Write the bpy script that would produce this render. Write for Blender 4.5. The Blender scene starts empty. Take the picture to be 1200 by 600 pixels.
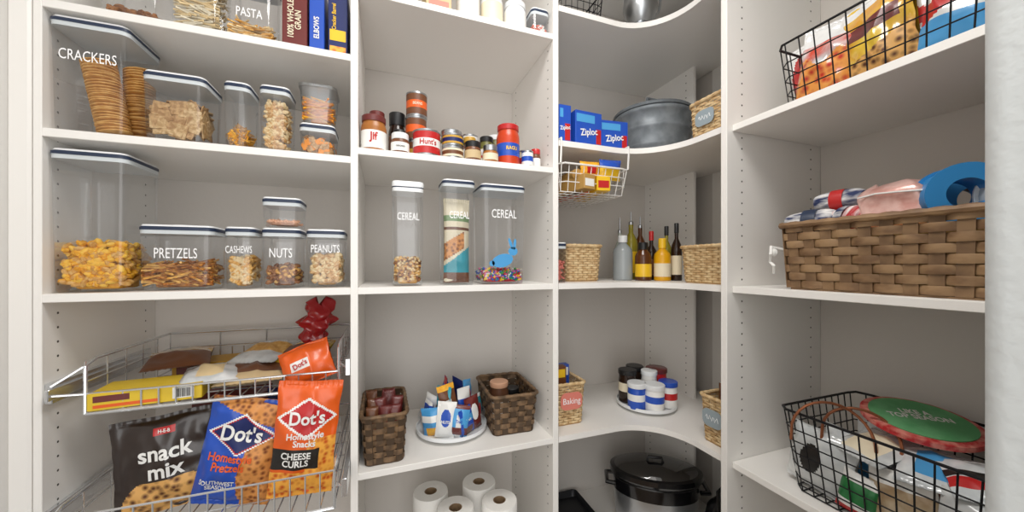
import bpy, math, random
from mathutils import Vector, Matrix, noise
random.seed(7)
SC=bpy.context.scene; C=SC.collection
E=1.5
def srgb(h):
    h=h.lstrip('#'); c=[int(h[i:i+2],16)/255 for i in (0,2,4)]
    return tuple((x/12.92 if x<=.04045 else ((x+.055)/1.055)**2.4) for x in c)+(1,)
MC={}
def mat(name,col,rough=.5,metal=0,c2=None,scale=30,bump=0,bscale=60,vor=False,stretch=None,coat=0):
    if name in MC: return MC[name]
    m=bpy.data.materials.new(name); m.use_nodes=True; N=m.node_tree.nodes; L=m.node_tree.links
    b=N['Principled BSDF']; b.inputs['Roughness'].default_value=rough; b.inputs['Metallic'].default_value=metal
    b.inputs['Coat Weight'].default_value=coat; b.inputs['Coat Roughness'].default_value=.15
    b.inputs['Base Color'].default_value=srgb(col)
    tc=N.new('ShaderNodeTexCoord'); src=tc.outputs['Object']
    if stretch:
        mp=N.new('ShaderNodeMapping'); mp.inputs['Scale'].default_value=stretch; L.new(src,mp.inputs['Vector']); src=mp.outputs['Vector']
    if c2:
        if vor:
            t=N.new('ShaderNodeTexVoronoi'); o=t.outputs['Distance']
        else:
            t=N.new('ShaderNodeTexNoise'); o=t.outputs['Fac']; t.inputs['Detail'].default_value=3
        t.inputs['Scale'].default_value=scale; L.new(src,t.inputs['Vector'])
        r=N.new('ShaderNodeValToRGB'); r.color_ramp.elements[0].color=srgb(col); r.color_ramp.elements[1].color=srgb(c2)
        r.color_ramp.elements[0].position=.15 if vor else .38; r.color_ramp.elements[1].position=.6
        L.new(o,r.inputs['Fac']); L.new(r.outputs['Color'],b.inputs['Base Color'])
    if bump:
        t=N.new('ShaderNodeTexNoise'); t.inputs['Scale'].default_value=bscale; L.new(src,t.inputs['Vector'])
        bp=N.new('ShaderNodeBump'); bp.inputs['Strength'].default_value=bump; bp.inputs['Distance'].default_value=.003
        L.new(t.outputs['Fac'],bp.inputs['Height']); L.new(bp.outputs['Normal'],b.inputs['Normal'])
    MC[name]=m; return m
def clear(name,tint='#f4f6f7',gl=.10,rough=.05,mx=.5):
    if name in MC: return MC[name]
    m=bpy.data.materials.new(name); m.use_nodes=True; N=m.node_tree.nodes; L=m.node_tree.links
    N.remove(N['Principled BSDF']); out=N['Material Output']
    t=N.new('ShaderNodeBsdfTransparent'); t.inputs['Color'].default_value=srgb(tint)
    g=N.new('ShaderNodeBsdfGlossy'); g.inputs['Roughness'].default_value=rough; g.inputs['Color'].default_value=(1,1,1,1)
    lw=N.new('ShaderNodeLayerWeight'); lw.inputs['Blend'].default_value=.35
    mr=N.new('ShaderNodeMapRange'); mr.inputs['To Min'].default_value=gl*.4; mr.inputs['To Max'].default_value=mx
    L.new(lw.outputs['Fresnel'],mr.inputs['Value'])
    x=N.new('ShaderNodeMixShader'); L.new(mr.outputs['Result'],x.inputs[0]); L.new(t.outputs[0],x.inputs[1]); L.new(g.outputs[0],x.inputs[2])
    L.new(x.outputs[0],out.inputs['Surface']); MC[name]=m; return m
WHITE='#f4f1ec'
def holemat(name,axis,a1,a2):
    m=bpy.data.materials.new(name); m.use_nodes=True; N=m.node_tree.nodes; L=m.node_tree.links
    b=N['Principled BSDF']; b.inputs['Roughness'].default_value=.45
    tc=N.new('ShaderNodeTexCoord'); s=N.new('ShaderNodeSeparateXYZ'); L.new(tc.outputs['Object'],s.inputs[0])
    def M(op,a,bb=None):
        n=N.new('ShaderNodeMath'); n.operation=op
        for i,q in enumerate((a,bb)):
            if q is None: continue
            if isinstance(q,(int,float)): n.inputs[i].default_value=q
            else: L.new(q,n.inputs[i])
        return n.outputs[0]
    z=M('MULTIPLY',M('SUBTRACT',M('FRACT',M('DIVIDE',s.outputs['Z'],.032)),.5),.032); z2=M('MULTIPLY',z,z)
    def D(a):
        d=M('SUBTRACT',s.outputs[axis],a); return M('SQRT',M('ADD',M('MULTIPLY',d,d),z2))
    f=M('LESS_THAN',M('MINIMUM',D(a1),D(a2)),.0027)
    mx=N.new('ShaderNodeMix'); mx.data_type='RGBA'; L.new(f,mx.inputs[0])
    mx.inputs[6].default_value=srgb(WHITE); mx.inputs[7].default_value=srgb('#403a34')
    L.new(mx.outputs[2],b.inputs['Base Color']); return m
class MB:
    def __init__(s): s.v=[];s.f=[];s.m=[]
    def add(s,vs,fs,mi=0,M=None):
        o=len(s.v)
        if M is not None: vs=[M@Vector(v) for v in vs]
        s.v+=[tuple(v) for v in vs]; s.f+=[tuple(i+o for i in f) for f in fs]
        s.m+=(mi if isinstance(mi,list) else [mi]*len(fs)); return s
    def loft(s,rings,mi=0,cb=True,ct=True,M=None,mis=None,closed=False):
        n=len(rings[0]); vs=[p for r in rings for p in r]; fs=[]; ms=[]
        K=len(rings)
        for i in range(K if closed else K-1):
            for j in range(n):
                a=i*n+j; b=i*n+(j+1)%n; c=((i+1)%K)*n
                fs.append((a,b,c+(j+1)%n,c+j)); ms.append(mis[i] if mis else mi)
        if not closed:
            if cb: fs.append(tuple(range(n-1,-1,-1))); ms.append(mis[0] if mis else mi)
            if ct: fs.append(tuple((K-1)*n+j for j in range(n))); ms.append(mis[-1] if mis else mi)
        return s.add(vs,fs,ms,M)
    def rbx(s,w,d,h,r=.002,bev=.001,c=(0,0,0),mi=0,M=None,n=3):
        rg=[]
        for z,i in ((0,bev),(bev,0),(h-bev,0),(h,bev)):
            rg.append([(x,y,c[2]+z) for x,y in rrect(w-2*i,d-2*i,r,n,c[0],c[1])])
        return s.loft(rg,mi,M=M)
    def box(s,x0,x1,y0,y1,z0,z1,mi=0,bev=.0012,M=None):
        return s.rbx(x1-x0,y1-y0,z1-z0,bev,bev,((x0+x1)/2,(y0+y1)/2,z0),mi,M,n=1)
    def lathe(s,prof,mi=0,n=28,c=(0,0),mis=None,M=None,cb=True,ct=True,sy=1):
        rg=[[(c[0]+r*math.cos(2*math.pi*k/n),c[1]+sy*r*math.sin(2*math.pi*k/n),z) for k in range(n)] for r,z in prof]
        return s.loft(rg,mi,cb,ct,M,mis)
    def tube(s,pts,r,n=6,mi=0,closed=False,M=None,rf=None):
        P=[Vector(p) for p in pts]; L=len(P); up=None; rg=[]
        for i,p in enumerate(P):
            t=(P[(i+1)%L]-P[i-1]) if closed else (P[min(i+1,L-1)]-P[max(i-1,0)])
            if t.length<1e-9: t=Vector((0,0,1))
            t.normalize()
            if up is None or t.cross(up).length<.05: up=Vector((0,0,1)) if abs(t.z)<.9 else Vector((1,0,0))
            a=t.cross(up).normalized(); b=a.cross(t); up=b; rr=r*(rf(i) if rf else 1)
            rg.append([p+(b*math.cos(2*math.pi*k/n)+a*math.sin(2*math.pi*k/n))*rr for k in range(n)])
        return s.loft(rg,mi,M=M,closed=closed)
    def ell(s,rx,ry,rz,M=None,mi=0,n=7,k=5):
        rg=[]
        for i in range(k+1):
            a=-math.pi/2+math.pi*(i+.001)/(k+.002); 
            rg.append([(rx*math.cos(a)*math.cos(2*math.pi*j/n),ry*math.cos(a)*math.sin(2*math.pi*j/n),rz*math.sin(a)) for j in range(n)])
        return s.loft(rg,mi,M=M)
def rrect(w,d,r,n=4,cx=0,cy=0):
    r=min(r,w*.499,d*.499); p=[]
    for sx,sy,a0 in ((1,1,0),(-1,1,90),(-1,-1,180),(1,-1,270)):
        for k in range(n+1):
            a=math.radians(a0+90*k/n); p.append((cx+sx*(w/2-r)+r*math.cos(a),cy+sy*(d/2-r)+r*math.sin(a)))
    return p
def perim(w,d,r,N):
    p=rrect(w,d,r,8); K=len(p); seg=[math.dist(p[i],p[(i+1)%K]) for i in range(K)]; T=sum(seg); out=[]; i=0; acc=0
    for k in range(N):
        t=T*k/N
        while acc+seg[i]<t-1e-12: acc+=seg[i]; i+=1
        f=(t-acc)/max(seg[i],1e-9); a=p[i]; b=p[(i+1)%K]; tx=(b[0]-a[0])/max(seg[i],1e-9); ty=(b[1]-a[1])/max(seg[i],1e-9)
        out.append((a[0]+(b[0]-a[0])*f,a[1]+(b[1]-a[1])*f,ty,-tx))
    return out
def mk(name,mb,mats,parent=None,loc=(0,0,0),rot=(0,0,0),label=None,cat=None,group=None,kind=None,ang=35):
    me=bpy.data.meshes.new(name); me.from_pydata(mb.v,[],mb.f)
    for m in (mats if isinstance(mats,(list,tuple)) else [mats]): me.materials.append(m)
    me.polygons.foreach_set('material_index',mb.m); me.polygons.foreach_set('use_smooth',[True]*len(mb.f))
    me.update(); me.set_sharp_from_angle(angle=math.radians(ang))
    o=bpy.data.objects.new(name,me); C.objects.link(o); o.location=loc; o.rotation_euler=rot
    if parent: o.parent=parent
    if label: o['label']=label
    if cat: o['category']=cat
    if group: o['group']=group
    if kind: o['kind']=kind
    return o
def thing(name,label,cat,loc,rotz=0,group=None,tilt=0,roll=0):
    e=bpy.data.objects.new(name,None); e.empty_display_size=.02; C.objects.link(e); e.location=loc
    e.rotation_euler=(tilt,roll,rotz); e['label']=label; e['category']=cat
    if group: e['group']=group
    return e
def lett(s,size,m,parent,x=0,z=0,y=0,sx=1,fn=None,rot=0,bold=0,name='lettering',flat=False):
    cu=bpy.data.curves.new('t','FONT'); cu.body=s; cu.size=size; cu.align_x='CENTER'; cu.align_y='CENTER'; cu.resolution_u=3; cu.offset=bold*size; cu.space_line=.85
    o=bpy.data.objects.new('t',cu); C.objects.link(o); bpy.context.view_layer.update()
    dg=bpy.context.evaluated_depsgraph_get(); me=bpy.data.meshes.new_from_object(o.evaluated_get(dg)); bpy.data.objects.remove(o)
    ca,sa=math.cos(rot),math.sin(rot)
    for v in me.vertices:
        a=v.co.x*sx; b=v.co.y; X=a*ca-b*sa+x; Z=a*sa+b*ca+z
        v.co=(X,Z,y+.0008) if flat else (X,(fn(X,Z) if fn else y)-.0009,Z)
    me.name=name; me.materials.clear(); me.materials.append(m)
    q=bpy.data.objects.new(name,me); C.objects.link(q); q.parent=parent; return q
# ------------------------------------------------ materials
mW=mat('white_melamine',WHITE,.4); mWall=mat('shade_toned_wall','#d9d3cc',.75,bump=.15,bscale=90)  # wall: white panel with the shade inside the bays put into its colour
mJamb=mat('textured_paint','#c9cdcd',.6,bump=.3,bscale=85); mCeil=mat('ceiling_paint','#f3f1ee',.8); mFloor=mat('floor_wood','#8b7358',.5,c2='#6d5741',scale=6,stretch=(1,8,1))
CL=clear('clear_plastic','#fafbfc',.07,.05,.4); FROST=clear('cloudy_plastic','#eaecee',.3,.2)
NAVY=mat('navy_plastic','#26334c',.4); LIDW=mat('lid_white','#eceeef',.35); SEAL=mat('seal_gray','#cfd5d8',.4); TXT=mat('white_vinyl','#ffffff',.6)
CHR=mat('chrome','#dfe1e3',.2,.8); BLKW=mat('black_wire','#17171a',.45,.4); SIL=mat('silver_metal','#b9bcbf',.3,1); WIREW=mat('white_wire','#eceae6',.4)
WICL=mat('light_wicker','#c7a373',.7,c2='#e3c899',scale=60); WICL2=mat('light_wicker_stake','#b08c5c',.7)
WICD=mat('dark_splint','#54402c',.6,c2='#806447',scale=40); WICD2=mat('dark_splint_stake','#4a3826',.7)
WICM=mat('brown_splint','#77593d',.55,c2='#a0805c',scale=14,stretch=(1,1,2)); WICM2=mat('brown_splint_stake','#6f543a',.6,c2='#8a6c4c',scale=20)
K=.35
RED=mat('red_print','#c01c1c',.4,coat=K); DRED=mat('maroon_print','#6a2420',.45,coat=K); BLUE=mat('blue_print','#1b4fb8',.4,coat=K); LBLUE=mat('light_blue_print','#4c9fd8',.4,coat=K); YEL=mat('yellow_print','#efc021',.4,coat=K)
ORG=mat('orange_print','#e85f14',.35,coat=K); BLK=mat('black_print','#1b1714',.4,coat=K); WP=mat('white_print','#f0efeb',.5,coat=K); GRN=mat('green_print','#1f7a3c',.4,coat=K); TEAL=mat('teal_print','#2f9fb0',.4,coat=K)
BRN=mat('brown_print','#6e3f1f',.5,coat=K); CRM=mat('cream_print','#e8dcc0',.5); CORAL=mat('coral_print','#e08273',.6); GRY=mat('grayblue_print','#9aa7ad',.6); DKB=mat('dark_blue_print','#16245e',.4)
SNK=mat('snack_print','#5b2f14',.5,c2='#e0ab62',scale=70,vor=True); CHZ=mat('cheese_print','#c9500c',.5,c2='#f7b045',scale=75,vor=True); PRZ=mat('pretzel_print','#7a3c14',.5,c2='#d8924c',scale=85,vor=True)
# ------------------------------------------------ room
def room(name,b,m):
    mb=MB(); mb.box(*b,bev=.004); mk(name,mb,m,kind='structure')
room('wall_back',(-.84,1.46,1.45,1.55,0,2.7),mWall); room('wall_right',(1.35,1.45,.05,1.45,0,2.7),mWall)
room('wall_left',(-.835,-.735,-1.2,1.45,0,2.7),mat('left_paint','#e6e4e0',.6,bump=.2,bscale=60))
mb=MB(); mb.rbx(.85,.15,2.7,.018,.002,(.975,.097,0),n=6); mk('wall_front',mb,mJamb,kind='structure')
room('floor',(-1.2,1.6,-1.6,1.6,-.05,0),mFloor); room('ceiling',(-1.2,1.6,-1.2,1.6,2.7,2.75),mCeil)
room('trim_1',(-.735,-.700,1.045,1.065,0,2.7),mW)
# ------------------------------------------------ shelving
ZB=.44
H1=holemat('panel_holes_a','Y',1.09,1.40); H3=holemat('panel_holes_b','X',.99,1.30); H4=holemat('panel_holes_c','Y',1.19,1.41)
def unit(label,base):
    e=thing('shelving_unit',label,'shelving',base); 
    def part(n,mb,m):
        return mk(n,mb,m,e,loc=(-base[0],-base[1],-base[2]))
    return e,part
def pan(x0,x1,y0,y1,z0,z1):
    mb=MB(); mb.box(x0,x1,y0,y1,z0,z1,bev=.0012); return mb
YF=1.05
e,P=unit('white built-in pantry shelving bay with two chrome pull-out baskets',(-.385,1.25,0))
P('side_panel',pan(-.699,-.685,YF,1.449,0,2.6),H1); P('side_panel',pan(-.085,-.066,YF,1.449,0,2.6),H1)
for z in (2.07,1.793,1.437): P('shelf',pan(-.685,-.085,YF,1.449,z-.019,z),mW)
P('shelf',pan(-.685,-.085,YF,1.449,.08,.1),mW)
e,P=unit('white built-in pantry shelving bay with jars and cereal',(.23,1.25,0))
P('side_panel',pan(.524,.544,YF,1.449,0,2.6),H1)
for z in (2.26,1.82,1.437,.929,ZB): P('shelf',pan(-.066,.524,YF,1.449,z-.019,z),mW)
e,P=unit('white corner shelving with curved inner front edges',(1.0,1.1,0))
P('side_panel',pan(.93,1.349,.749,.769,0,2.6),H3); P('side_panel',pan(1.235,1.249,1.15,1.449,0,2.6),H4); P('back_panel',pan(1.340,1.3495,.77,1.15,0,2.6),H4)
def Lsh(z):
    R=.18; pts=[(.545,1.449),(.545,YF)]+[(.95-R+R*math.sin(a),YF-R+R*math.cos(a)) for a in [math.pi/2*k/12 for k in range(13)]]+[(.95,.77),(1.339,.77),(1.339,1.449)]
    mb=MB(); mb.loft([[(x,y,z-.019) for x,y in pts],[(x,y,z) for x,y in pts]]); return mb
for z in (2.36,1.913,1.437,.929,ZB): P('shelf',Lsh(z),mW)
e,P=unit('white built-in shelving bay holding wire and wicker baskets',(1.15,.46,0))
for z in (1.905,1.437,.929,ZB): P('shelf',pan(.95,1.349,.176,.748,z-.019,z),mW)
# ------------------------------------------------ piles / containers
def pile(kind,w,d,h,n,s,nm=1,seed=1):
    R=random.Random(seed); mb=MB(); mb.rbx(max(w-2.2*s,.01),max(d-2.2*s,.01),max(h-1.2*s,.01),.006,.003,(0,0,.001))
    m=.62*s
    for i in range(n):
        q=R.random(); x=R.uniform(-w/2+m,w/2-m); y=R.uniform(-d/2+m,d/2-m); z=R.uniform(m,h-.5*m)
        if q<.45: y=-d/2+m*(.25 if kind=='square' else 1)
        elif q<.6: x=w/2-m*(.25 if kind=='square' else 1)
        elif q<.72: x=-w/2+m
        else: z=h-R.uniform(0,m)*1.2+R.uniform(0,.5)*s
        M=Matrix.Translation((x,y,z))@Matrix.Rotation(R.uniform(0,6.28),4,'Z')@Matrix.Rotation(R.uniform(-1.2,1.2),4,'X')@Matrix.Rotation(R.uniform(-1.2,1.2),4,'Y')
        mi=R.randrange(nm)
        if kind=='nut': mb.ell(s*.6,s*.36,s*.3,M,mi)
        elif kind=='stick':
            M=Matrix.Translation((x,y,z))@Matrix.Rotation(R.uniform(-.5,.5) if q<.45 else R.uniform(-1.5,1.5),4,'Z')@Matrix.Rotation(R.uniform(-.35,.35),4,'Y')
            l=min(s*2.2,(w/2-abs(x))*.95+.004); mb.tube([(-l,0,0),(0,0,s*.08),(l,0,0)],s*.17,5,mi,M=M)
        elif kind=='square':
            T=Matrix.Translation((x,y,z))
            if q<.45: M=T@Matrix.Translation((0,R.uniform(0,.012),0))@Matrix.Rotation(R.uniform(-.12,.12),4,'Z')@Matrix.Rotation(1.57+R.uniform(-.15,.15),4,'X')@Matrix.Rotation(R.uniform(-.7,.7),4,'Z')
            elif q<.6: M=T@Matrix.Translation((-R.uniform(0,.012),0,0))@Matrix.Rotation(1.57,4,'Z')@Matrix.Rotation(1.57+R.uniform(-.15,.15),4,'X')@Matrix.Rotation(R.uniform(-.7,.7),4,'Z')
            else: M=T@Matrix.Rotation(R.uniform(-.4,.4),4,'X')@Matrix.Rotation(R.uniform(-.4,.4),4,'Y')@Matrix.Rotation(R.uniform(0,1.5),4,'Z')
            mb.rbx(s,s,s*.10,s*.05,s*.02,(0,0,0),mi,M,n=1)
        elif kind=='tri': mb.loft([[(s*.7*math.cos(a),s*.7*math.sin(a),zz) for a in (0,2.1,4.2)] for zz in (0,s*.12)],mi,M=M)
    return mb
def container(x0,x1,yf,d,z,h,label,txt=None,ts=.02,content=None,lid='navy',tsx=.8,tz=.5,group='airtight containers on the pantry shelves'):
    w=x1-x0; e=thing('storage_container',label,'container',((x0+x1)/2,yf+d/2,z+.0005),group=group)
    hb=h-.022
    mb=MB(); mb.loft([[(x,y,zz) for x,y in rrect(w*k,d*k,.014,4)] for zz,k in ((0,.88),(.004,.92),(.02,.935),(hb,.98))],ct=False); mk('body',mb,CL,e)
    mb=MB(); prof=((hb,.985,0),(hb+.009,.985,0),(hb+.0091,1,1),(hb+.016,1,1),(hb+.017,.985,1),(hb+.018,.97,2),(h,.95,2)) if lid=='navy' else ((hb-.008,.985,0),(hb+.002,.99,0),(hb+.003,.975,1),(hb+.006,.975,1),(hb+.0061,1,0),(h-.003,1,0),(h,.97,0))
    mb.loft([[(x,y,zz) for x,y in rrect(w*k,d*k,.015,4)] for zz,k,_ in prof],mis=[p[2] for p in prof]); mk('lid',mb,[SEAL if lid=='navy' else LIDW,NAVY,LIDW],e)
    mb=MB(); b=min(w,d)*.28; mb.lathe([(b,h),(b,h+.002),(b*.9,h+.003)]); mk('button',mb,LIDW,e)
    if txt: lett(txt,ts,TXT,e,0,h*tz,-d*.492,tsx,bold=0)
    if content:
        nm,lb,kind,fh,n,s,ms=content; ww=w*.90; dd=d*.90
        mk(nm,pile(kind,ww,dd,fh,n,s,len(ms),len(lb)+n),ms,loc=((x0+x1)/2,yf+d/2,z+.006),label=lb,cat='food',kind='stuff')
    return e
CASH=mat('cashew','#e6b96e',.5,c2='#d39a45',scale=90); CASH2=mat('nut_pale','#e9d0a0',.5); GOLD=mat('golden_snack','#f8bc30',.5,c2='#eaa420',scale=80); GOLD2=mat('golden_snack_light','#fbc94a',.5)
PRE=mat('pretzel_brown','#8d4f1d',.4,c2='#c98a45',scale=90); CRK=mat('cracker','#caa472',.6,c2='#a67c4c',scale=140); CRK3=mat('cracker_light','#dbbd8e',.6,c2='#b8925e',scale=140); CRK2=mat('round_cracker','#e6b568',.6,c2='#d0974a',scale=70); NUTB=mat('nut_brown','#70401f',.5,c2='#a8703f',scale=80)
PNT=mat('peanut_shell','#dcb580',.6,c2='#c49355',scale=90); ORC=mat('orange_cracker','#ec9222',.5); WHT=mat('pale_grain','#e6dcc4',.7)
Z1=1.793; Z0=1.437; ZT=2.07
e=container(-.683,-.548,1.056,.135,Z1,.25,'tall clear container of round crackers with navy-edged lid','CRACKERS',.033,tsx=.6,tz=.66)
mb=MB(); R=random.Random(3)
for cx,cy,n,lean in ((.006,-.024,25,.0012),(.028,.026,27,-.0001)):
    for i in range(n):
        M=Matrix.Translation((cx+.012-lean*(i-4),cy,.008+i*.0066))@Matrix.Rotation(R.uniform(-.06,.06)-.18,4,'Y')@Matrix.Rotation(R.uniform(-.08,.08),4,'X')
        mb.lathe([(.027,0),(.030,.0015),(.030,.0035),(.027,.005)],0,18,M=M)
mk('round_crackers',mb,[CRK2],loc=(-.6155,1.1235,Z1+.004),label='stacked golden round crackers inside the clear container',cat='food',kind='stuff')
container(-.530,-.408,1.062,.11,Z1,.162,'square clear container filled with square wheat crackers',None,content=('square_crackers','pile of square seasoned wheat crackers','square',.09,85,.034,[CRK,CRK3,CRK]))
container(-.379,-.322,1.075,.09,Z1,.168,'slim clear container with a few triangular chips',None,content=('triangle_crackers','small pile of golden triangular crackers','tri',.05,70,.018,[GOLD,CRK]))
container(-.303,-.234,1.075,.09,Z1,.172,'slim clear container filled with peanut snacks',None,content=('peanut_snacks','tan peanut snacks filling a clear container','nut',.125,230,.018,[PNT,CASH2]))
container(-.214,-.126,1.08,.095,Z1,.088,'low clear container holding orange crackers',None,content=('orange_crackers','orange cheese cracker bits in a low container','square',.045,90,.014,[ORC,CRK]))
e=thing('plastic_tub','disposable clear plastic tub of orange snacks stacked on a low container','tub',(-.170,1.1275,Z1+.0935))
mb=MB(); mb.loft([[(x,y,z) for x,y in rrect(.088*k,.09*k,.016)] for z,k in ((0,.8),(.003,.84),(.04,.9),(.041,.93),(.095,1))],ct=False); mk('body',mb,FROST,e)
mb=MB(); mb.loft([[(x,y,z) for x,y in rrect(.094*k,.096*k,.018)] for z,k in ((.094,1),(.102,1),(.103,.86),(.099,.84))]); mk('lid',mb,FROST,e)
mk('cracker_sticks',pile('stick',.072,.074,.058,90,.014,2,5),[ORC,GOLD],loc=(-.170,1.1275,Z1+.0985),label='orange cracker sticks inside the plastic tub',cat='food',kind='stuff')
container(-.683,-.550,1.056,.135,Z0,.316,'tall clear container part-filled with golden snack crackers',None,content=('golden_crackers','golden fish-sized snack crackers in tall container','nut',.10,330,.02,[GOLD,GOLD2,CASH]))
container(-.545,-.398,1.078,.1,Z0,.158,'wide clear container labelled pretzels with pretzel sticks','PRETZELS',.035,('pretzel_sticks','thin brown pretzel sticks piled in the container','stick',.058,190,.015,[PRE,CASH,PRE]),tsx=.56,tz=.56)
container(-.378,-.312,1.078,.1,Z0,.158,'slim clear container labelled cashews, filled with cashews','CASHEWS',.026,('cashews','pale cashew nuts filling the clear container','nut',.072,200,.018,[CASH,CASH2]),tsx=.48,tz=.63)
container(-.299,-.209,1.078,.1,Z0,.158,'clear container labelled nuts with mixed nuts','NUTS',.035,('mixed_nuts','mixed brown nuts at the bottom of a container','nut',.05,130,.017,[NUTB,CASH,NUTB]),tsx=.6,tz=.58)
container(-.299,-.209,1.080,.096,Z0+.163,.076,'small clear container stacked on the nut container',None,content=('peach_candies','thin layer of peach-toned sweets','nut',.012,50,.012,[mat('peach','#e7b08e',.5)]))
container(-.197,-.102,1.078,.1,Z0,.158,'clear container labelled peanuts, filled with peanuts','PEANUTS',.03,('peanuts','shelled peanuts filling the clear container','nut',.078,240,.018,[PNT,CASH2]),tsx=.56,tz=.66)
container(-.618,-.505,1.08,.1,ZT,.17,'clear container with dark cereal on the top shelf',None,content=('dark_cereal','dark brown cereal pieces','nut',.03,80,.018,[NUTB]))
container(-.484,-.388,1.08,.1,ZT,.19,'clear container filled with pale noodles',None,content=('pale_noodles','pale cream noodles filling a container','stick',.15,200,.014,[WHT,CASH2]))
container(-.376,-.272,1.08,.1,ZT,.19,'clear container labelled pasta','PASTA',.032,('pasta','tan pasta pieces in the clear container','stick',.045,120,.013,[CASH2,CASH]),tz=.38,tsx=.62)
def carton(label,w,d,h,m,loc,rotz=0,panels=(),texts=(),name='carton',tilt=0,cat='box',group=None,roll=0):
    e=thing(name,label,cat,loc,rotz,tilt=tilt,group=group,roll=roll)
    mb=MB(); mb.rbx(w,d,h,.0015,.001,n=1); mk('body',mb,m,e)
    for x0,z0,x1,z1,pm in panels:
        mb=MB(); mb.box(x0,x1,-d/2-.0006,-d/2+.0002,z0,z1,bev=.0001); mk('printed_panel',mb,pm,e)
    for s,ts,tm,x,z,rot in texts: lett(s,ts,tm,e,x,z,-d/2-.0006,.85,rot=rot,bold=.02)
    return e
carton('maroon cardboard whole grain food box',.058,.16,.2,DRED,(-.2225,1.16,ZT),texts=[('100% WHOLE\nGRAIN',.020,CRM,.0,.08,math.pi/2)])
carton('blue cardboard food box',.036,.16,.19,BLUE,(-.1705,1.16,ZT),texts=[('ELBOWS',.018,WP,0,.07,math.pi/2)],panels=[(-.018,0,.018,.012,WP)])
carton('navy and yellow cracker barrel cheese macaroni box',.048,.16,.19,DKB,(-.119,1.16,ZT),panels=[(-.02,.045,.02,.075,YEL),(-.02,.005,.02,.03,CHZ)],texts=[('Cracker Barrel',.014,YEL,-.009,.11,math.pi/2)])
# ------------------------------------------------ cylinders
def cyl(r): return lambda X,Z: -math.sqrt(max(r*r-X*X,0))
def can(label,r,h,lm,loc,band=None,txt=None,ts=.015,tm=None,group='tins on the jar shelf',name='tin_can',tilt=0,roll=0):
    e=thing(name,label,'can',loc,group=group,tilt=tilt,roll=roll)
    mb=MB(); mb.lathe([(r*.96,0),(r,.002),(r,.005),(r*.97,.006),(r*.97,h-.006),(r,h-.005),(r,h-.001),(r*.95,h),(r*.93,h-.003)]); mk('body',mb,SIL,e)
    mb=MB(); mb.lathe([(r*.985,.007),(r*.985,h*.35),(r*.985,h*.65),(r*.985,h-.007)],mis=[0,1,0],cb=False,ct=False); mk('paper_label',mb,[lm,band or lm],e)
    if txt: lett(txt,ts,tm or WP,e,0,h*.5,0,.85,fn=cyl(r*.99),bold=.02)
    return e
def jar(label,r,h,bm,lm,loc,lab=None,txt=None,ts=.014,tm=None,lh=.016,group='jars on the jar shelf',neck=.86,name='jar',rotz=0,l0=.18,l1=.72):
    e=thing(name,label,'jar',loc,rotz,group=group)
    mb=MB(); hh=h-lh; mb.lathe([(r*.85,0),(r*.97,.003),(r,.01),(r,hh*.78),(r*.96,hh*.86),(r*neck,hh*.95),(r*neck,hh)]); mk('body',mb,bm,e)
    mb=MB(); lr=r*neck*1.06; mb.lathe([(lr,hh-.002),(lr*1.02,hh),(lr*1.02,h-.002),(lr*.95,h)],n=32); mk('lid',mb,lm,e)
    if lab:
        mb=MB(); mb.lathe([(r*1.008,hh*l0),(r*1.008,hh*l1)],cb=False,ct=False); mk('paper_label',mb,lab,e)
    if txt: lett(txt,ts,tm or WP,e,0,hh*.45,0,.85,fn=cyl(r*1.012),bold=.03)
    return e
ZJ=1.82
PB=mat('peanut_butter','#a5672c',.35); SAU=mat('tomato_sauce','#c8401a',.3); DKG=mat('dark_glass','#2a1a12',.15); TAN=mat('tan_label','#cdb48a',.6); OLV=mat('olive','#6c6a33',.4); LIDK=mat('black_lid','#1b1b1c',.4); GLAB=mat('gold_label','#c79a3c',.4)
jar('peanut butter jar with dark red lid and white label',.035,.105,PB,DRED,(-.027,1.10,ZJ),WP,'Jif',.03,RED,l0=.1,l1=.66)
jar('dark sauce bottle with maroon cap behind the peanut butter',.026,.16,DKG,DRED,(-.020,1.2,ZJ),BRN,lh=.03,neck=.8)
jar('tall dark sauce bottle with black cap',.028,.18,DKG,LIDK,(.042,1.24,ZJ),BRN,lh=.04,neck=.85)
jar('short squat jar with white label',.026,.062,BRN,LIDW,(.045,1.09,ZJ),WP,'OREGANO',.006,BLK)
jar('small dark spice jar with black lid',.021,.095,DKG,LIDK,(.046,1.155,ZJ),WP)
for i in range(3): can('stacked food tin with brown and orange label',.034,.079,BRN,(.098+.002*i,1.205,ZJ+.0793*i),ORG if i else GLAB,'BEANS' if i==2 else None,.012,CRM)
can('red and white tomato tin',.041,.078,RED,(.122,1.095,ZJ),WP,"Hunt's",.022,RED)
can('small tuna tin with cream label',.033,.038,CRM,(.200,1.09,ZJ),BRN); can('small gold tuna tin stacked on another tin',.033,.038,GLAB,(.200,1.09,ZJ+.0385),DKB)
jar('glass jar with silver lid and dark contents',.038,.125,OLV,SIL,(.214,1.19,ZJ),WP)
jar('low jar with tan label and dark lid',.026,.062,BRN,LIDK,(.262,1.085,ZJ),TAN); jar('tiny white capped spice jar',.016,.055,RED,LIDW,(.295,1.135,ZJ),WP)
jar('low jar with silver lid and cream label',.025,.055,PB,SIL,(.318,1.08,ZJ),CRM)
jar('mustard jar with black lid and cream label',.025,.115,OLV,LIDK,(.332,1.175,ZJ),CRM); jar('brown spice jar with gold lid behind',.022,.105,BRN,GLAB,(.272,1.17,ZJ),WP)
jar('orange tomato sauce jar with blue label',.038,.135,SAU,RED,(.386,1.105,ZJ),BLUE,'RAGU',.016,YEL,l0=.25,l1=.6)
jar('dark olive jar with white lid',.028,.14,OLV,LIDW,(.378,1.22,ZJ),WP)
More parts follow.
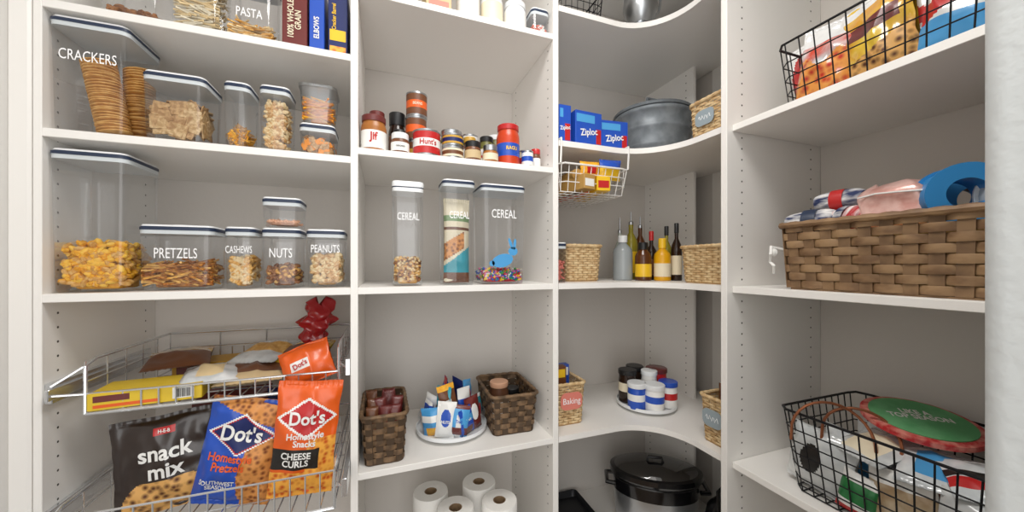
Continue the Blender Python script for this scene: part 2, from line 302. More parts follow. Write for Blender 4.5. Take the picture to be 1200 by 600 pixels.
can('tiny blue and white tin',.02,.055,WP,(.449,1.09,ZJ),BLUE); can('tiny silver topped spice tin',.018,.075,CRM,(.460,1.15,ZJ),RED); jar('small amber jar with black lid',.02,.09,PB,LIDK,(.43,1.19,ZJ),CRM)
can('squat tin behind the jars',.03,.08,ORG,(.290,1.25,ZJ),RED); can('squat tin stacked behind the jars',.03,.06,WP,(.290,1.25,ZJ+.0805),GRN)
jar('brown spice jar with red lid at shelf end',.017,.075,BRN,RED,(.492,1.12,ZJ),WP); jar('short white capped jar at shelf end',.018,.06,PB,LIDW,(.495,1.18,ZJ),TAN)
# cereal
container(.022,.112,1.07,.09,Z0,.305,'tall narrow container labelled cereal with pale lid','CEREAL',.031,('crumbly_cereal','crumbly brown cereal at the bottom','nut',.075,240,.012,[CASH,NUTB,CASH2]),lid='w',tz=.66,tsx=.58)
e=container(.166,.268,1.07,.1,Z0,.322,'tall container labelled cereal holding a cereal bag','CEREAL',.031,None,tz=.66,tsx=.58)
BEANS=[mat('bean_%s'%k,c,.3) for k,c in (('red','#c4202a'),('blue','#2058b8'),('green','#2f9a4a'),('yellow','#e9c02a'),('pink','#d86a9a'),('white','#e8e6e0'))]
e=container(.286,.436,1.07,.13,Z0,.318,'wide tall container labelled cereal with colorful jelly beans','CEREAL',.038,('jelly_beans','multicolored jelly beans at the container bottom','nut',.04,300,.013,BEANS),tz=.7,tsx=.64)
mb=MB()
def disc(cx,cz,rx,rz,a,n=18):
    pts=[]
    for k in range(n):
        t=2*math.pi*k/n; x=rx*math.cos(t); z=rz*math.sin(t); pts.append((cx+x*math.cos(a)-z*math.sin(a),-.0642,cz+x*math.sin(a)+z*math.cos(a)))
    mb.add(pts,[tuple(range(n))])
disc(-.005,.075,.036,.021,.25); disc(.03,.105,.016,.014,0); disc(.022,.13,.005,.019,.35); disc(.036,.128,.005,.018,-.1); disc(-.04,.066,.009,.009,0)
mk('sticker',mb,LBLUE,e)
# ------------------------------------------------ bags
def bag(name,label,w,h,t,patt,ms,loc,rotz=0,tilt=0,texts=(),roll=0,seed=1,cat='snack bag',group=None,cr=1,res=1,film=False):
    V=Vector
    def T(x,z):
        u=min(abs(x)/(w/2),1); v=min(max(z/h,0),1)
        k=(1-u**2.6)**.75*max(math.sin(math.pi*min(max((v-.045)/.91,0),1)),0)**.5
        f=min(1,(1-u)*5)*min(1,v*8,(1-v)*8)
        fold=abs(noise.noise(V((x*14+seed*3,z*9+x*6,seed*2.3))))
        return t/2*k+(noise.noise(V((x*34+seed,z*26,seed)))*.0035-fold*.011+.003)*f*cr
    fy=lambda x,z:-T(x,z)-.0006
    e=thing(name,label,cat,loc,rotz,group,tilt,roll); nu,nv=int(34*res),int(42*res); mb=MB(); vs=[];fs=[];mi=[]
    for s in (-1,1):
        o=len(vs)
        for j in range(nv+1):
            v=j/nv; ww=w/2*(1-.05*math.sin(math.pi*v)+.02*noise.noise(V((v*7,seed,1)))*cr)
            for i in range(nu+1):
                x=(i/nu*2-1)*ww; z=v*h; crimp=.0008*math.sin(i*2.2/res) if (v<.05 or v>.95) else 0
                bend=.007*cr*noise.noise(V((x*12,seed,5)))*(v**4)
                vs.append((x,s*(T(x,z)+.0003)+crimp+bend,z+.006*cr*v*noise.noise(V((x*9,seed*2,3)))))
        for j in range(nv):
            for i in range(nu):
                a=o+j*(nu+1)+i; f=(a,a+1,a+nu+2,a+nu+1); fs.append(f if s<0 else f[::-1]); mi.append(patt((i+.5)/nu*2-1,(j+.5)/nv) if s<0 else 0)
    mb.add(vs,fs,mi); mk('pouch',mb,ms,e,ang=60)
    for s,ts,tm,x,z,rot in texts: lett(s,ts,tm,e,x,z,0,.85,fn=lambda X,Z:fy(X,Z)-.0012,rot=rot,bold=.025)
    return e
def ordered(u,v):
    if v>.93: return 0
    if v<.12: return 2
    if .12<v<.32+.12*u: return 1
    if .36+.1*u<v<.56+.1*u and u<.5: return 3
    if .72<v<.80: return 4
    if .62<v<.66: return 2
    return 0
bag('cereal_bag','cream printed cereal bag with teal and brown panels',.082,.265,.05,ordered,[CRM,TEAL,BRN,PRZ,mat('sage','#7d9a6a',.5)],(.217,1.12,Z0+.006),seed=21,res=1.4,cr=1.5)
# ------------------------------------------------ baskets
def woven(name,label,w,d,h,rows,st,amp,taper,ms,loc,rotz=0,rad=.02,rr=.006,flat=.8,group=None):
    e=thing(name,label,'basket',loc,rotz,group); mb=MB(); S=6
    if st%2: st+=1
    N=st*S; rh=(h-.006)/rows; fl=flat<.5
    def P(z): k=1-taper*(1-z/h); return perim(w*k,d*k,rad,N)
    def wv(k,j):
        c=math.cos(math.pi*(k)/S+math.pi*j); return math.copysign(abs(c)**(.6 if fl else 1),c)
    for j in range(rows):
        rg=[]
        for f,b in ((0,0),(.2,flat),(.8,flat),(1,0)):
            z=.004+rh*(j+.05+.90*f); pr=P(z)
            rg.append([(x+nx*(amp*wv(k,j)+b*amp*.7-amp),y+ny*(amp*wv(k,j)+b*amp*.7-amp),z) for k,(x,y,nx,ny) in enumerate(pr)])
        mb.loft(rg,0,False,False)
    a0=P(.004); a1=P(h); per=2*(w+d)/st
    for k in range(0,N,S):
        x,y,nx,ny=a0[k]; X,Y,_,_=a1[k]; o=-amp
        if fl:
            hw=per*.30; th=amp*.25; tx,ty=-ny,nx; rg=[]
            for (cx,cy,z) in ((x+nx*o,y+ny*o,.004),(X+nx*o,Y+ny*o,h-.003)):
                rg.append([(cx+tx*a*hw+nx*b*th,cy+ty*a*hw+ny*b*th,z) for a,b in ((-1,-1),(-1,1),(1,1),(1,-1))])
            mb.loft(rg,1)
        else: mb.tube([(x+nx*o,y+ny*o,.004),(X+nx*o,Y+ny*o,h)],max(amp*.7,.0015),5,1)
    mb.loft([[(x*.97,y*.97,z) for x,y,_,_ in P(0)] for z in (0,.004)],1); mk('woven_body',mb,ms,e)
    mb=MB(); rf=lambda i:1+.16*math.sin(i*2.1); mb.tube([(x,y,h-rr*.3) for x,y,_,_ in a1[::2]],rr,8,0,True,rf=rf); mk('rim',mb,ms,e)
    return e
def wirebasket(name,label,w,d,h,nx,ny,nz,r,taper,m,loc,rotz=0,rad=.02,cat='basket'):
    e=thing(name,label,cat,loc,rotz); mb=MB()
    def k(z): return 1-taper*(1-z/h)
    for j in range(nz):
        z=.003+(h*.93-.003)*j/nz; mb.tube([(x,y,z) for x,y,_,_ in perim(w*k(z),d*k(z),rad,40)],r,5,0,True)
    kb=k(0)
    for i in range(nx):
        f=(i/(nx-1)-.5)*.88; mb.tube([(f*w,-d/2,h),(f*w*kb,-d/2*kb,.003),(f*w*kb,d/2*kb,.003),(f*w,d/2,h)],r,5)
    for i in range(ny):
        f=(i/(ny-1)-.5)*.86; mb.tube([(-w/2,f*d,h),(-w/2*kb,f*d*kb,.003),(w/2*kb,f*d*kb,.003),(w/2,f*d,h)],r,5)
    mk('wire_grid',mb,m,e); mb=MB(); mb.tube([(x,y,h) for x,y,_,_ in perim(w,d,rad,48)],r*2,6,0,True); mk('rim',mb,m,e)
    return e
def tag(e,w,h,m,y,z,txt=None,tilt=0):
    mb=MB(); pts=rrect(w,h,h*.35,5); mb.loft([[(x,y,z+q) for x,q in pts],[(x,y-.0015,z+q) for x,q in pts]][::1]); mk('tag',mb,m,e,label='small plain hanging tag with white script')
    if txt: lett(txt,h*.5,TXT,e,0,z,y-.0018,.9)
    else:
        mb=MB(); mb.tube([(w*.32*(t/12*2-1),y-.002,z+h*.16*math.sin(t*1.9)) for t in range(13)],.0008,5); mk('lettering',mb,TXT,e)
ZL=.929
D=[WICD,WICD2]; LW=[WICL,WICL2]; MW=[WICM,WICM2]
woven('wicker_basket','dark brown woven basket holding snack packets',.125,.23,.145,8,22,.003,.12,D,(.002,1.175,ZL),group='dark baskets on the lower shelf',flat=.3)
for i in range(9):
    bag('snack_packet','small red-brown snack bar packet in the dark basket',.034,.11,.02,lambda u,v:1 if v<.55 else 0,[DRED,SNK,BRN] if i%3 else [BRN,DRED,SNK],(-.032+.032*(i%3),1.095+.055*(i//3),ZL+.046+.006*(i//3)),tilt=-.2,seed=i,group='packets in the dark basket',roll=.12*math.sin(i*3),cr=.5,rotz=.2*math.sin(i*5))
woven('wicker_basket','dark brown woven basket holding a jar',.165,.24,.135,7,26,.003,.1,D,(.418,1.225,ZL),rotz=-.04,group='dark baskets on the lower shelf',flat=.3)
jar('preserve jar with peach lid standing in the dark basket',.035,.15,mat('preserve','#5a3a28',.3),mat('peach_lid','#c99a7c',.5),(.385,1.2,ZL+.008),WP)
jar('dark jar lying low in the basket',.03,.10,DKG,LIDK,(.455,1.26,ZL+.008))
def turntable(label,r,loc,m=LIDW):
    e=thing('turntable',label,'turntable',loc); mb=MB(); mb.lathe([(r*.7,0),(r*.72,.006),(r*.5,.008)]); mk('base',mb,LIDW,e)
    mb=MB(); mb.lathe([(r*.9,.009),(r,.012),(r,.024),(r*.985,.024),(r*.98,.014),(r*.9,.013)],n=40); mk('tray',mb,m,e)
    return e
e=turntable('round white turntable with clear rim holding snack pouches',.12,(.222,1.225,ZL))
mb=MB(); mb.lathe([(.112,.0245),(.115,.06)],n=40,cb=False,ct=False); mk('clear_rim',mb,CL,e)
pats=[lambda u,v:1 if abs(v-.62)<.13 else (2 if v<.3 and abs(u)<.6 else 0),lambda u,v:1 if u*u+(v-.55)**2*5<.3 else 0,lambda u,v:1 if abs(v-.2)<.12 or v>.88 else (2 if abs(u)<.3 and v<.7 else 0)]
cols=[(LBLUE,GOLD,RED),(WP,LBLUE,RED),(BLUE,WP,GOLD),(LBLUE,WP,GOLD),(WP,BLUE,RED),(LBLUE,DRED,WP),(BLUE,LBLUE,BRN),(DRED,WP,BRN),(TEAL,WP,RED),(WP,TEAL,ORG),(LBLUE,WP,GOLD),(BLUE,RED,WP),(WP,RED,BRN),(TEAL,YEL,WP),(BRN,GOLD,WP),(WP,BLUE,GOLD),(LBLUE,RED,WP),(DKB,WP,RED)]
for i in range(18):
    ring=i<11; a=-math.pi/2+((i-5)*.46 if ring else (i-14)*.8); rr=.088 if ring else .05; X=.222+rr*math.cos(a); Y=1.225+rr*math.sin(a)
    hh=(.088+.012*((i*5)%3)) if ring else .135+.012*(i%3)
    bag('snack_pouch','upright blue, white and colored packet on the turntable',.062 if ring else .060,hh,.022,pats[i%3],cols[i],(X,Y,ZL+.0145),rotz=(a+math.pi/2)*.7+.3*math.sin(i*2.3),tilt=-.03-.1*abs(math.sin(i)),roll=.18*math.sin(i*1.7),seed=i*3+1,cr=.8,texts=[(('Fruit','NUTS','Trail')[i%3],.013,BLUE if i%2 else WP,0,.05,0)] if ring and i in(4,5,6) else (),group='pouches on the turntable')
# paper towels
PT=mat('paper_towel','#f6f4ef',.9,bump=.4,bscale=120)
for X,Y in ((.15,1.228),(.318,1.225),(.214,1.118),(.356,1.105)):
    e=thing('paper_towel_roll','white paper towel roll standing upright on the low shelf','paper towels',(X,Y,ZB),group='paper towel rolls')
    mb=MB(); mb.lathe([(.021,0),(.056,0),(.058,.004),(.058,.286),(.056,.29),(.021,.29),(.0205,.2),(.021,0)],cb=False,ct=False,n=36); mk('paper',mb,PT,e)
    mb=MB(); mb.lathe([(.0200,.002),(.0203,.289),(.018,.289),(.018,.002)],cb=False,ct=False); mk('cardboard_core',mb,mat('core','#8d7355',.8),e)
ZU=2.26
carton('tan cardboard box on the top shelf',.075,.12,.16,TAN,(.155,1.13,ZU),panels=[(-.03,.0,.03,.03,CORAL)])
jar('white canister with white lid',.036,.12,WP,LIDW,(.25,1.10,ZU)); jar('white canister with cream label and lid',.036,.12,WP,LIDW,(.33,1.105,ZU),CRM)
jar('white tub with silver band',.038,.1,LIDW,LIDW,(.41,1.105,ZU),WP)
container(.455,.52,1.065,.08,ZU,.085,'small clear container with dark lid and candies',None,content=('small_candies','pale candies in a small container','nut',.03,60,.012,[WP,CORAL]))
# ------------------------------------------------ corner
e=thing('metal_pitcher','polished silver pitcher with a flared foot','pitcher',(.90,1.08,2.36)); mb=MB()
mb.lathe([(.052,0),(.054,.006),(.035,.02),(.03,.032),(.05,.055),(.062,.09),(.06,.13),(.042,.17),(.046,.2),(.043,.2),(.04,.172)]); mk('body',mb,SIL,e)
mb=MB(); mb.tube([(.045,0,.185),(.08,0,.19),(.095,0,.15),(.085,0,.1),(.06,0,.08)],.005,8); mk('handle',mb,SIL,e)
wirebasket('wire_basket','small black wire basket on the top corner shelf',.17,.2,.12,7,7,4,.0013,.1,BLKW,(.655,1.17,2.36))
ZP=1.913
def zip_(w,loc,rz,h=.09): return carton('blue storage bag box with white lettering',w,.06,h,BLUE,loc,rz,panels=[(-w/2+.004,h*.66,w/2-.03,h*.9,LBLUE),(w/2-.024,.006,w/2-.004,h*.5,RED)],texts=[('Ziploc',.032 if w>.06 else .018,WP,0,h*.38,.15)],group='storage bag boxes',name='storage_bag_box')
zip_(.046,(.574,1.09,ZP),0,.125); zip_(.108,(.665,1.09,ZP),.05,.115); zip_(.108,(.778,1.095,ZP),-.1,.10)
POT=mat('galvanized_steel','#8f959a',.5,.35,c2='#767c81',scale=18,bump=.15)
e=thing('stockpot','gray galvanized ribbed tub with lid and side handles','pot',(1.065,1.205,ZP))
mb=MB(); mb.lathe([(.12,0),(.126,.004),(.130,.03),(.134,.05),(.139,.055),(.139,.062),(.136,.067),(.141,.12),(.146,.125),(.146,.132),(.143,.137),(.148,.18),(.155,.185),(.158,.193),(.155,.2),(.148,.202)],n=44); mk('body',mb,POT,e,ang=50)
mb=MB(); mb.lathe([(.157,.203),(.160,.21),(.155,.216),(.14,.217),(.12,.226),(.06,.252),(.02,.258),(.001,.259)],n=44); mk('lid',mb,POT,e)
mb=MB(); mb.tube([(-.03,0,.256),(-.025,0,.284),(.025,0,.284),(.03,0,.256)],.006,8); mk('lid_handle',mb,POT,e)
for s in (-1,1):
    mb=MB(); M=Matrix.Rotation(-.7,4,'Z'); mb.tube([(s*.143,-.035,.16),(s*.172,-.032,.16),(s*.178,-.02,.12),(s*.178,.02,.12),(s*.172,.032,.16),(s*.143,.035,.16)],.005,8,M=M); mk('handle',mb,POT,e)
e=woven('wicker_basket','light wicker basket with a gray-blue tag',.135,.17,.12,14,26,.0018,.06,LW,(1.055,.858,ZP),-math.pi/2,group='light wicker baskets'); tag(e,.07,.05,GRY,-.088,.06)
e=thing('hanging_basket','white wire basket hooked under the corner shelf','basket',(.685,1.2,1.748)); mb=MB(); 
for i in range(10):
    x=-.13+.26*i/9; mb.tube([(x,-.15,.085),(x*.95,-.13,0),(x*.95,.15,0),(x,.16,.13)],.0018,5)
for i in range(8):
    y=-.13+.28*i/7; mb.tube([(-.135,y,.1),(-.124,y,0),(.124,y,0),(.135,y,.1)],.0018,5)
for z in (.03,.06): mb.tube([(x,y,z) for x,y,_,_ in perim(.26,.3,.02,40)],.0018,5,0,True)
mk('wire_grid',mb,WIREW,e); mb=MB(); mb.tube([(x,y,.09) for x,y,_,_ in perim(.272,.31,.02,40)],.0035,6,0,True)
for x in (-.134,.134): mb.tube([(x,-.152,.09),(x,-.157,.148),(x,-.157,.17),(x,.1,.17)],.0035,6)
mk('hook_frame',mb,WIREW,e)
KR=mat('parchment_print','#b9904e',.6)
for i,(x,y,z,c,rz) in enumerate(((.63,1.1,1.755,KR,.2),(.73,1.11,1.755,YEL,-.15),(.66,1.17,1.755,ORG,.05))):
    carton('foil or parchment roll box in the hanging basket',.05,.22,.05,c,(x,y+.04,z),rz,panels=[(-.02,.01,.02,.035,RED if i else WP)],name='wrap_box',group='wrap boxes in hanging basket')
e=thing('parchment_roll','tan parchment roll sticking out of the hanging basket','paper roll',(.63,1.075,1.812)); mb=MB(); mb.lathe([(.008,0),(.02,0),(.02,.2),(.008,.2)],n=20,M=Matrix.Rotation(-math.pi/2,4,'X')); mk('paper',mb,KR,e)
bag('yellow_packet','yellow and blue baking packet in the hanging basket',.09,.07,.03,lambda u,v:1 if v>.6 else 0,[YEL,BLUE],(.755,1.07,1.80),tilt=.1)
bag('yellow_packet','orange and red baking packet in the hanging basket',.08,.06,.03,lambda u,v:1 if abs(u)<.5 and abs(v-.5)<.2 else 0,[GOLD,RED],(.68,1.08,1.80),tilt=.1,seed=5)
container(.556,.606,1.10,.09,Z0,.14,'slim clear container with dark lid and pink tag',None,content=('pink_sugar','pink sugar in a slim container','nut',.07,60,.012,[CORAL])) 
woven('wicker_basket','light round-cornered wicker basket',.155,.17,.135,15,28,.0018,.1,LW,(.705,1.225,Z0),0,rad=.03,group='light wicker baskets')
def bottle(label,r,h,m,loc,lab=None,cap=None,cap_h=.03,nk=.35,spout=False,sh=.62):
    e=thing('bottle',label,'bottle',loc,group='bottles on the corner shelf'); hb=h-cap_h
    mb=MB(); mb.lathe([(r*.9,0),(r,.004),(r,hb*sh),(r*.9,hb*(sh+.08)),(r*nk,hb*(sh+.22)),(r*nk,hb)]); mk('body',mb,m,e)
    mb=MB()
    if spout: mb.lathe([(r*nk*1.1,hb-.004),(r*nk*1.1,hb+.008),(.0035,hb+.012),(.003,h)],n=12)
    else: mb.lathe([(r*nk*1.2,hb-.008),(r*nk*1.2,h-.002),(r*nk,h)])
    mk('spout' if spout else 'cap',mb,SIL if spout else (cap or LIDK),e)
    if lab: mb=MB(); mb.lathe([(r*1.01,hb*.12),(r*1.01,hb*.5)],cb=False,ct=False); mk('paper_label',mb,lab,e)
OIL=mat('olive_oil','#8f8428',.12); CLG=mat('gray_bottle','#9ba1a3',.25); MUS=mat('mustard','#e0a40f',.35); AMB=mat('amber_glass','#5a3216',.15); CLB=mat('pale_glass','#b9c0b6',.12)
bottle('gray translucent jug with white cap',.038,.18,CLG,(.905,1.19,Z0),None,cap=LIDW,cap_h=.02,nk=.4,sh=.7)
bottle('glass bottle with yellow and black label',.028,.285,OIL,(.985,1.24,Z0),YEL,spout=True,cap_h=.05)
bottle('amber syrup bottle with yellow label',.024,.27,AMB,(1.045,1.255,Z0),YEL,spout=True,cap_h=.045)
bottle('tall pale glass bottle with thin pouring spout',.022,.26,CLB,(.94,1.255,Z0),None,spout=True,cap_h=.06)
bottle('short square bottle with yellow label',.031,.15,AMB,(.960,1.135,Z0),YEL,cap=LIDK,cap_h=.02,nk=.5,sh=.72)
bottle('yellow squeeze bottle with yellow cap',.031,.165,MUS,(1.022,1.10,Z0),CRM,cap=YEL,nk=.4,sh=.7)
bottle('dark vinegar bottle with cream label',.02,.225,DKG,(1.078,1.085,Z0),CRM)
bottle('small soy sauce bottle with red cap',.022,.2,DKG,(1.035,1.175,Z0),BRN,cap=RED); bottle('olive oil bottle with brown label',.02,.22,OIL,(1.09,1.15,Z0),BRN)
woven('wicker_basket','long light wicker basket',.19,.19,.125,15,32,.0018,.08,LW,(1.075,.885,Z0),-math.pi/2,rad=.03,group='light wicker baskets')
e=woven('wicker_basket','light wicker basket with coral tag reading Baking',.12,.2,.15,16,28,.0018,.1,LW,(.622,1.205,ZL),0,rad=.015,group='light wicker baskets'); tag(e,.085,.06,CORAL,-.102,.09,'Baking')
carton('brown and yellow baking packet in basket',.06,.03,.19,BRN,(.60,1.17,ZL+.008),panels=[(-.025,.15,.025,.18,YEL)]); carton('blue baking packet in basket',.05,.03,.18,BLUE,(.645,1.22,ZL+.008),panels=[(-.02,.14,.02,.17,WP)])
turntable('white turntable with frosting and spread jars',.115,(1.0,1.165,ZL))
G='jars on the corner turntable'
for i,(x,y,r,h,bm,lm,lb) in enumerate(((.925,1.13,.034,.10,BLUE,LIDW,WP),(.975,1.09,.036,.10,WP,LIDW,BLUE),(1.05,1.10,.034,.10,WP,BLUE,RED),(1.01,1.16,.03,.13,WP,LIDW,BLUE),(.935,1.2,.034,.13,DKG,LIDK,CRM),(1.065,1.18,.04,.13,RED,DRED,WP),(1.0,1.235,.034,.13,DKG,LIDK,TAN))):
    jar(('blue tub with white lid and white label','white jar with blue label','white jar with red label and blue lid','tall white jar with blue band','dark jar with black lid and cream label','large red tub with dark red lid','dark jar with black lid')[i],r,h,bm,lm,(x,y,ZL+.0145),lb,group=G,neck=.97,rotz=-.7,l0=.4,l1=.7)
e=woven('wicker_basket','light wicker basket with gray-blue tag on corner shelf',.10,.2,.15,16,26,.0018,.1,LW,(1.075,.835,ZL),-math.pi/2,rad=.015,group='light wicker baskets'); tag(e,.07,.055,GRY,-.102,.085)
bag('food_packet','yellow packet in the wicker basket',.07,.17,.03,lambda u,v:1 if v>.7 else 0,[YEL,BRN],(1.05,.84,ZL+.008),-math.pi/2)
# floor-level corner
e=thing('slow_cooker','oval slow cooker with steel body and black lid','slow cooker',(1.045,1.165,ZB),-.55); STL=mat('brushed_steel','#c3c5c7',.3,.85,bump=.1,bscale=200)
SY=.62; LBK=mat('gloss_black','#121214',.12,coat=.6)
mb=MB(); mb.lathe([(.140,0),(.152,.012),(.155,.03),(.164,.14),(.168,.19),(.16,.196)],mis=[0,1,1,0,0,0],n=48,sy=SY); mk('body',mb,[LBK,STL],e)
mb=MB(); mb.lathe([(.167,.197),(.180,.21),(.178,.228),(.16,.232),(.155,.2),(.12,.16)],n=48,sy=SY); mk('rim',mb,LBK,e)
mb=MB(); mb.lathe([(.162,.231),(.15,.240),(.08,.252),(.001,.255)],n=44,sy=SY*.98,cb=False,ct=False); mk('lid',mb,clear('dark_glass_lid','#2c2f33',.5,.06,.6),e,label='low domed dark glass lid')
mb=MB(); mb.tube([(-.03,0,.253),(-.026,0,.27),(.026,0,.27),(.03,0,.253)],.006,8); mk('lid_handle',mb,LIDK,e)
mb=MB(); mb.lathe([(.018,0),(.018,.012),(.014,.016)],M=Matrix.Translation((0,-.099,.06))@Matrix.Rotation(math.pi/2,4,'X')); mk('dial',mb,LIDK,e)
for s in (-1,1): mb=MB(); mb.tube([(s*.16,-.04,.17),(s*.192,-.036,.17),(s*.192,.036,.17),(s*.16,.04,.17)],.009,8); mk('handle',mb,LBK,e)
e=thing('kettle','black enamel kettle beside the slow cooker','kettle',(1.14,.90,ZB)); mb=MB(); mb.lathe([(.075,0),(.09,.02),(.093,.12),(.075,.2),(.045,.235),(.04,.245)],n=36); mk('body',mb,LBK,e)
mb=MB(); mb.tube([(-.06,0,.21),(-.065,0,.28),(0,0,.31),(.065,0,.28),(.06,0,.21)],.006,8); mk('handle',mb,LIDK,e); mb=MB(); mb.lathe([(.04,.245),(.032,.256),(.01,.262),(.012,.274),(.004,.278)]); mk('lid',mb,LIDK,e)
mb=MB(); mb.loft([[(x,y,z) for x,y in rrect(.25*k,.3*k,.02)] for z,k in ((0,.92),(.004,.94),(.03,1),(.033,1),(.03,.98),(.008,.92))]); mk('baking_tray',mb,mat('nonstick','#2b2c2f',.4,.5),loc=(.70,1.28,ZB),label='dark nonstick baking tray lying on the low shelf',cat='tray')
# ------------------------------------------------ right bay
wirebasket('wire_basket','black wire basket filled with candy bags',.40,.30,.165,12,8,4,.0016,.08,BLKW,(1.125,.445,1.905),-math.pi/2)
HB=-math.pi/2; CND=mat('candy_print','#c92a1a',.3,c2='#f2a24a',scale=60,vor=True,coat=.6); G='candy bags in the black wire basket'
WG=mat('white_gloss','#e9e9e8',.15,coat=1); YG=mat('yellow_gloss','#e8c23c',.15,coat=1,c2='#d89a2c',scale=14); PC2=mat('clear_candy','#dcdfe0',.12,coat=1,c2='#d0462c',scale=16)
bag('candy_bag','clear bag of red and orange candies',.15,.20,.06,lambda u,v:1 if v<.5+.08*math.sin(u*6) else (2 if v<.75 else 0),[WG,CND,PC2],(1.05,.565,1.912),HB+.15,-.08,seed=2,group=G,cr=2.2,roll=.1,res=1.4)
bag('candy_bag','crumpled red and white candy bag',.12,.2,.05,lambda u,v:1 if (u+.3)**2+(v-.5)**2*4<.5 else 0,[WG,RED],(1.10,.60,1.912),HB+.1,0,seed=22,group=G,cr=2.2,roll=-.15)
bag('candy_bag','yellow and brown candy bag',.13,.205,.05,lambda u,v:3 if abs(v-.62)<.09 and abs(u)<.75 else (1 if v>.86 else (2 if v<.34+.1*u else 0)),[YG,WG,SNK,DRED],(1.04,.455,1.912),HB-.1,-.05,seed=4,group=G,cr=1.8,roll=-.12,res=1.4)
bag('candy_bag','red white and blue candy bag',.15,.225,.05,lambda u,v:(1 if v>.7+.1*u else (2 if abs(v-.55-.2*u)<.08 else (0 if v>.3 else 3))),[WG,BLUE,RED,LBLUE],(1.04,.335,1.912),HB+.1,-.05,seed=6,group=G,cr=1.8,roll=.16,res=1.4)
bag('candy_bag','white and red peppermint candy bag between others',.12,.22,.05,lambda u,v:1 if abs(v-.6+.3*u)<.1 else (2 if v>.85 else 0),[WG,RED,LBLUE],(1.085,.395,1.912),HB-.3,.05,seed=31,group=G,cr=2,roll=-.2)
bag('candy_bag','gold chocolate candy bag behind others',.14,.23,.05,lambda u,v:1 if abs(v-.5)<.2 else 0,[YG,BRN],(1.15,.5,1.912),HB,0,seed=8,group=G,cr=2)
bag('candy_bag','blue candy bag behind others',.14,.25,.05,lambda u,v:1 if abs(v-.7)<.2 and u<.3 else 0,[BLUE,WG],(1.15,.36,1.912),HB,0,seed=11,group=G,cr=2,roll=-.1)
e=woven('wicker_basket','large brown splint basket filled with ribbon spools',.43,.30,.165,8,40,.0042,.04,MW,(1.118,.415,Z0),HB,rad=.015,rr=.008,flat=.25)
mb=MB(); mb.tube([(-.218,-.12,.10),(-.228,-.13,.105),(-.236,-.15,.11),(-.23,-.16,.09),(-.238,-.15,.07),(-.225,-.155,.06),(-.232,-.145,.04)],.004,7); mb.ell(.010,.009,.011,Matrix.Translation((-.232,-.145,.095))); mk('ribbon_tie',mb,WP,e,label='white ribbon knot tied at the corner')
mb=MB(); mb.rbx(.38,.24,.13,.004,.002); mk('cardboard_box',mb,KR,loc=(1.118,.415,Z0+.006),rot=(0,0,HB),label='flat kraft cardboard box under the ribbons in basket',cat='box')
PNK=mat('rose_gold','#d99f94',.3,.35,c2='#eec4ba',scale=35,bump=.7,bscale=30,coat=.4); CY=mat('turquoise_tape','#2f86c4',.35)
STR=mat('navy_white_fabric','#f1efec',.8,c2='#28345c',scale=14,stretch=(1.4,.3,5)); STR2=mat('red_white_fabric','#f1efec',.8,c2='#b4262c',scale=14,stretch=(5,.3,1)); BLSH=mat('blush_fabric','#e9c6bf',.8,bump=.3)
def spool(label,r,wd,rm,loc,rz,fm=WP,hole=.3,group='ribbon spools'):
    e=thing('ribbon_spool',label,'ribbon',loc,rz,group); M=Matrix.Translation((0,wd/2,r))@Matrix.Rotation(math.pi/2,4,'X')
    mb=MB(); q=r*.9; mb.lathe([(r*hole,.004),(q*.98,.004),(q,.006),(q,wd-.006),(q*.98,wd-.004),(r*hole,wd-.004),(r*hole,.004)],n=32,M=M,cb=False,ct=False); mk('ribbon',mb,rm,e)
    for z in (0,wd-.004):
        mb=MB(); mb.lathe([(r*hole,z),(r,z),(r,z+.004),(r*hole,z+.004),(r*hole,z)],n=32,M=M,cb=False,ct=False); mk('flange',mb,fm,e)
def rolled(label,r,l,m,loc,rz,m2=WP):
    e=thing('fabric_roll',label,'fabric',loc,rz,'rolled fabrics in the splint basket'); mb=MB(); rg=[]
    for i in range(15):
        x=-l/2+l*i/14; k=(1-abs(i/7-1)**6)**.5*.9+.1; rg.append([(x,r*k*math.cos(t)*(1+.08*math.sin(3*t+i*.4)),r+r*k*math.sin(t)*(1+.08*math.sin(2*t+i*.5))) for t in [2*math.pi*q/20 for q in range(20)]])
    mb.loft(rg,0); mk('roll',mb,m,e)
    mb=MB(); mb.lathe([(r*1.12,-l*.12),(r*1.14,0),(r*1.12,l*.12)],M=Matrix.Translation((0,0,r))@Matrix.Rotation(math.pi/2,4,'Y'),cb=False,ct=False,n=24); mk('band',mb,m2,e)
zt=Z0+.1375
rolled('white rolled fabric with navy stripes',.031,.12,STR,(1.03,.59,zt),HB+.2,NAVY); rolled('white rolled fabric with red stripes',.029,.09,STR2,(1.035,.515,zt+.003),HB-.35,STR)
rolled('blush pink rolled fabric with white band',.033,.13,BLSH,(1.11,.56,zt),HB+.5,BLSH); rolled('navy striped fabric roll stacked on others',.024,.11,STR,(1.075,.555,zt+.062),HB+.1,RED)
e=thing('pink_pouch','puffy rose gold pouch resting among the ribbons','pouch',(1.05,.435,zt),HB+.05); mb=MB(); rg=[]
for i in range(13):
    z=.10*i/12; k=(1-abs(i/6-1)**4.5)**.35 if 0<i<12 else .6
    rg.append([(x*(1+.06*math.sin(i*1.3+t*.7)),y*(1+.06*math.cos(t*.9+i)),z+.005*math.sin(t*1.1)) for t,(x,y) in enumerate(rrect(.115*k,.09*k,.02,5))])
mb.loft(rg,0); mk('body',mb,PNK,e,ang=70); mb=MB(); mb.tube([(-.052,-.044,.074),(-.02,-.051,.078),(.02,-.051,.076),(.052,-.044,.074)],.002,6); mk('seam',mb,WP,e)
